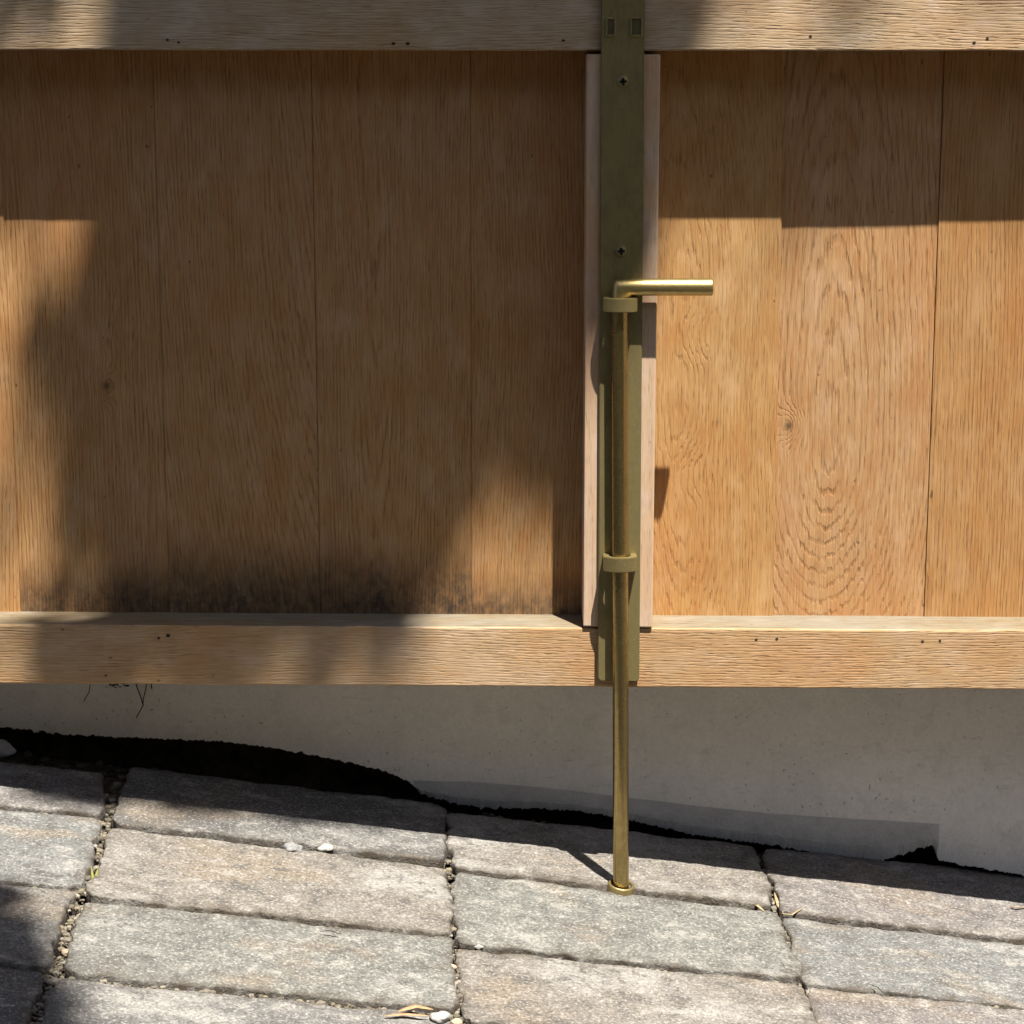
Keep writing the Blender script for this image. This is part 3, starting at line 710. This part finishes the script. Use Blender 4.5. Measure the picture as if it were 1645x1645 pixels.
for k, (x, y, l, dx_) in enumerate(((368, 1256, 18, 6), (960, 1303, 16, 12), (985, 1316, 14, 5), (1258, 1362, 12, 8))):
    p0 = Vector((at(x, y, .098).x, .098, gz(at(x, y, .098).x, .098))); pts = [p0 + Vector((dx_ * S * t, -.004 * t, l * S * t)) for t in (0, .25, .5, .75, 1)]
    blade('grass_blade', pts, .0006, STRAW, ['lone dry blade against the dark footing at left', 'leaning dry blade left of the brass rod by the wall', 'short dry blade just behind the brass rod', 'dry blade behind the right cross joint'][k], 'grass', 'dry blades at the wall foot')
# dead rootlets hanging below the rail, against the wall
sprig = empty('dead_sprig', at(225, 1102, WY - .006))
tag(sprig, 'forked dead rootlet hanging on the wall under the left end of the gate', 'twig')
def stem(pp, r):
    bm = bmesh.new(); pts = [at(x, y, WY - .004 - .001 * (i % 2)) for i, (x, y) in enumerate(pp)]
    sweep(bm, pts, r, 6); keep(from_bm('stem', bm, TWIG, smooth=True), sprig)
stem([(216, 1088), (220, 1104), (226, 1119), (230, 1133)], .0006); stem([(238, 1086), (234, 1108), (230, 1124), (230, 1133), (225, 1142), (219, 1153)], .0005)
stem([(241, 1088), (244, 1107)], .0006); stem([(146, 1090), (143, 1112), (134, 1127)], .0004)
CR = Stones(); rnd = random.Random(6)
for k in range(26):
    p = at(rnd.uniform(174, 206), rnd.gauss(1100, 2.), WY - .004); CR.add(p, rnd.uniform(.0006, .0018), .6, 1, k)
keep(CR.build('dirt_crumb', TWIG), sprig)

# ------------------------------------------------------------------ the tree overhead whose crown dapples the gate
def uv(p): return (p.x + SL.x / -SL.z * 0 - (SUN.x / SUN.z) * p.z, p.y - (SUN.y / SUN.z) * p.z)
A_ = lambda x, y, Y: uv(at(x, y, Y))
Gd = lambda x, y: uv(atg(x, y))
main_poly = [A_(1125, -40, 0), A_(1105, 60, 0), A_(1048, 430, BY), A_(965, 590, BY), A_(900, 835, D0), A_(850, 822, D0), A_(795, 790, D0), A_(722, 880, D0), A_(668, 975, D0), A_(660, 1050, 0),
             Gd(690, 1350), Gd(560, 1335), Gd(430, 1338), Gd(330, 1325), Gd(250, 1300), Gd(190, 1262), A_(70, 1090, 0), A_(70, 1030, 0), A_(190, 985, D0), A_(100, 900, D0), A_(85, 800, D0), A_(112, 640, D0), A_(122, 560, D0), A_(112, 480, D0), A_(142, 370, D0),
             A_(180, 60, 0), A_(100, -200, 0), A_(-300, -700, 0), A_(400, -1400, 0), A_(1300, -1400, 0), A_(1300, -500, 0)]
low_poly = [Gd(-500, 1395), Gd(5, 1428), Gd(62, 1480), Gd(86, 1530), Gd(64, 1570), Gd(100, 1600), Gd(95, 1720), Gd(200, 2200), Gd(-900, 2200)]
far_left = [A_(-160, -200, 0), A_(-170, 300, D0), A_(-150, 420, D0), A_(-240, 900, D0), A_(-240, 1100, 0), A_(-900, 1100, 0), A_(-900, -200, 0)]
def inside(pl, x, y):
    r = False; j = len(pl) - 1
    for i in range(len(pl)):
        (xi, yi), (xj, yj) = pl[i], pl[j]
        if (yi > y) != (yj > y) and x < (xj - xi) * (y - yi) / (yj - yi) + xi: r = not r
        j = i
    return r
rnd = random.Random(21)
leaves = []; NT_ = A_(790, 860, D0); SM = [(*A_(x_, y_, Y_), r_) for x_, y_, Y_, r_ in ((120, 430, D0, .055), (120, 560, D0, .05), (130, 720, D0, .05), (140, 900, D0, .045), (150, 40, 0, .055), (300, 1060, 0, .045), (520, 1060, 0, .05))]
def up_ray(u, v, t): return Vector((u, v, 0)) + SUN * t
def sample(pl, n, t0, t1, drop=None):
    xs = [p[0] for p in pl]; ys = [p[1] for p in pl]; k = 0
    while k < n:
        u, v = rnd.uniform(min(xs), max(xs)), rnd.uniform(min(ys), max(ys))
        if not inside(pl, u, v): continue
        k += 1
        if drop and rnd.random() < drop(u, v): continue
        lf_ = any(math.hypot(u - a, v - b) < r_ for a, b, r_ in SM)
        if lf_ and fb(u * 38, v * 38, 3.3, 2) > .16: continue       # small gaps in the thin edge of the crown
        if lf_ or math.hypot(u - NT_[0], v - NT_[1]) < .11:       # leaves shrunk at the gap's rim to sharpen the sunlit edge
            for _ in range(5):
                a, b = u + rnd.gauss(0, .012), v + rnd.gauss(0, .012)
                if inside(pl, a, b): leaves.append((up_ray(a, b, rnd.uniform(t0, t1)), .42))
        else: leaves.append((up_ray(u, v, rnd.uniform(t0, t1)), 1.))
rl = A_(300, 1050, 0)[1] + .010
thin = lambda u, v: .90 if (v < rl and u > A_(285, 1050, 0)[0]) else 0.
sample(main_poly, 2600, 3.2, 4.3, thin)
sample([A_(75, 1005, 0), A_(285, 1005, 0), A_(285, 1100, 0), A_(75, 1100, 0)], 60, 3.2, 4.0); sample([A_(20, 440, D0), A_(110, 440, D0), A_(110, 640, D0), A_(20, 640, D0)], 9, 3.2, 3.8); sample([A_(-20, 80, 0), A_(140, 80, 0), A_(140, -20, 0), A_(-20, -20, 0)], 7, 3.2, 3.8)
sample(low_poly, 900, 3.0, 4.0); sample(far_left, 900, 3.2, 4.2, lambda u, v: .2)
# rest of the crown, widened to cut fill light, kept off the sunlit strip
fu0, fv0 = Gd(-200, 1700); fr_u = (A_(-190, 900, 0)[0], .66); fr_v = (Gd(800, 1720)[1], A_(800, -150, 0)[1])
cc = Vector((-.10, -1.9, 4.1)); k = 0; nsmall = len(leaves)
while k < 12000:
    d = Vector((rnd.gauss(0, 1), rnd.gauss(0, 1), rnd.gauss(0, 1))).normalized() * (rnd.random() ** .45)
    p = cc + Vector((d.x * 2.5, d.y * 2.0, d.z * .95))
    if fb(p.x * 2.2, p.y * 2.2, p.z * 2.2, 2) < -.3 : continue
    k += 1; u, v = uv(p)
    if fr_u[0] < u < fr_u[1] and fr_v[0] < v < fr_v[1]: continue
    leaves.append((p, 1.45))
lv, lf = [], []
for p, lsc in leaves:
    nrm = (Vector((rnd.gauss(0, .55), rnd.gauss(0, .55), 1)) + SUN * .4).normalized(); a = rnd.uniform(0, 6.28)
    t = nrm.orthogonal().normalized(); b = nrm.cross(t); d = t * math.cos(a) + b * math.sin(a); e = nrm.cross(d)
    L_ = rnd.uniform(.026, .042) * lsc; W_ = L_ * rnd.uniform(.42, .58); i0 = len(lv)
    for s_, w_, h_ in ((-1, 0, 0), (-.3, .9, .12), (.35, .8, .1), (1.1, 0, -.15), (.35, -.8, .1), (-.3, -.9, .12)):
        lv.append(p + d * L_ * s_ + e * W_ * w_ + nrm * L_ * h_)
    lf += [(i0, i0 + 1, i0 + 2, i0 + 3), (i0, i0 + 3, i0 + 4, i0 + 5)]
tree = empty('shade_tree', (-1.9, -2.9, base_z(-1.9, -2.9))); tag(tree, 'leafy tree arching over the gate, casting the dappled shade', 'tree')
me = bpy.data.meshes.new('crown'); me.from_pydata(lv, [], lf); me.update(); keep(link('crown', me, m_leaf()), tree)
BARK = m_plain('bark', (.11, .085, .06), .9, .5, 40.)
bm = bmesh.new(); tb = tree.location
pts = [tb + Vector((0, 0, -.1)), tb + Vector((.03, .05, .8)), tb + Vector((.12, .12, 1.8)), tb + Vector((.35, .35, 2.9)), tb + Vector((.75, .75, 3.9)), tb + Vector((1.0, 1.0, 4.6))]
sweep(bm, pts, [.15, .12, .105, .085, .055, .02], 12)
def limb(a, b, r):
    m = a.lerp(b, .5) + Vector((0, 0, .12)); sweep(bm, [a, a.lerp(m, .5), m, b], [r, r * .8, r * .55, r * .2], 8)
for u, v, t, r in ((*A_(420, 400, D0), 3.7, .028), (*A_(560, -500, 0), 4.0, .03), (*Gd(-120, 1560), 3.4, .024), (*A_(-400, 300, 0), 3.6, .024)):
    limb(pts[3].lerp(pts[4], .3), up_ray(u, v, t), r)
limb(pts[3], cc + Vector((-1.0, .2, .2)), .03); limb(pts[3], cc + Vector((-.2, -1.0, .1)), .03); limb(pts[4], cc + Vector((.1, -.3, .7)), .03)
keep(from_bm('trunk', bm, BARK, smooth=True), tree)

# ------------------------------------------------------------------ unseen hedge added behind the viewer to block low sky light
hedge = empty('sky_block_hedge', (0, -4.6, base_z(0, -4.6))); tag(hedge, 'unseen hedge added behind the viewer to block low sky light', 'hedge')
rnd = random.Random(77); lv, lf = [], []
def hedge_leaf(p, out):
    nrm = (out + Vector((rnd.gauss(0, .5), rnd.gauss(0, .5), rnd.gauss(0, .5)))).normalized(); a = rnd.uniform(0, 6.28)
    t = nrm.orthogonal().normalized(); b = nrm.cross(t); d = t * math.cos(a) + b * math.sin(a); e = nrm.cross(d); L_ = rnd.uniform(.05, .09); i0 = len(lv)
    for s_, w_ in ((-1, 0), (0, .5), (1, 0), (0, -.5)): lv.append(p + d * L_ * s_ + e * L_ * w_)
    lf.append((i0, i0 + 1, i0 + 2, i0 + 3))
HX, HH = 6.0, 3.4
for _ in range(16000):
    x = rnd.uniform(-HX, HX); z = rnd.uniform(0, HH); bz = base_z(x, -4.2)
    hedge_leaf(Vector((x, -4.2 + .10 * fb(x * 2, z * 2) + rnd.gauss(0, .05), bz + z)), Vector((0, 1, 0)))
me = bpy.data.meshes.new('foliage'); me.from_pydata(lv, [], lf); me.update(); keep(link('foliage', me, bpy.data.materials['tree_leaf']), hedge)
bm = bmesh.new(); n_ = 24
cs = [[bm.verts.new((x, y, base_z(x, -4.6) + z)) for y, z in ((-4.32, -.1), (-4.34, HH - .1), (-4.9, HH - .1), (-4.92, -.1))] for x in [-HX + 2 * HX * i / n_ for i in range(n_ + 1)]]
for A, B in zip(cs, cs[1:]):
    for k in range(4): bm.faces.new((A[k], A[(k + 1) % 4], B[(k + 1) % 4], B[k]))
bm.faces.new(cs[0]); bm.faces.new(cs[-1][::-1]); bmesh.ops.recalc_face_normals(bm, faces=bm.faces[:])
keep(from_bm('branch_core', bm, m_plain('sky_block_core', (.03, .035, .015), .9, .5, 20.)), hedge)
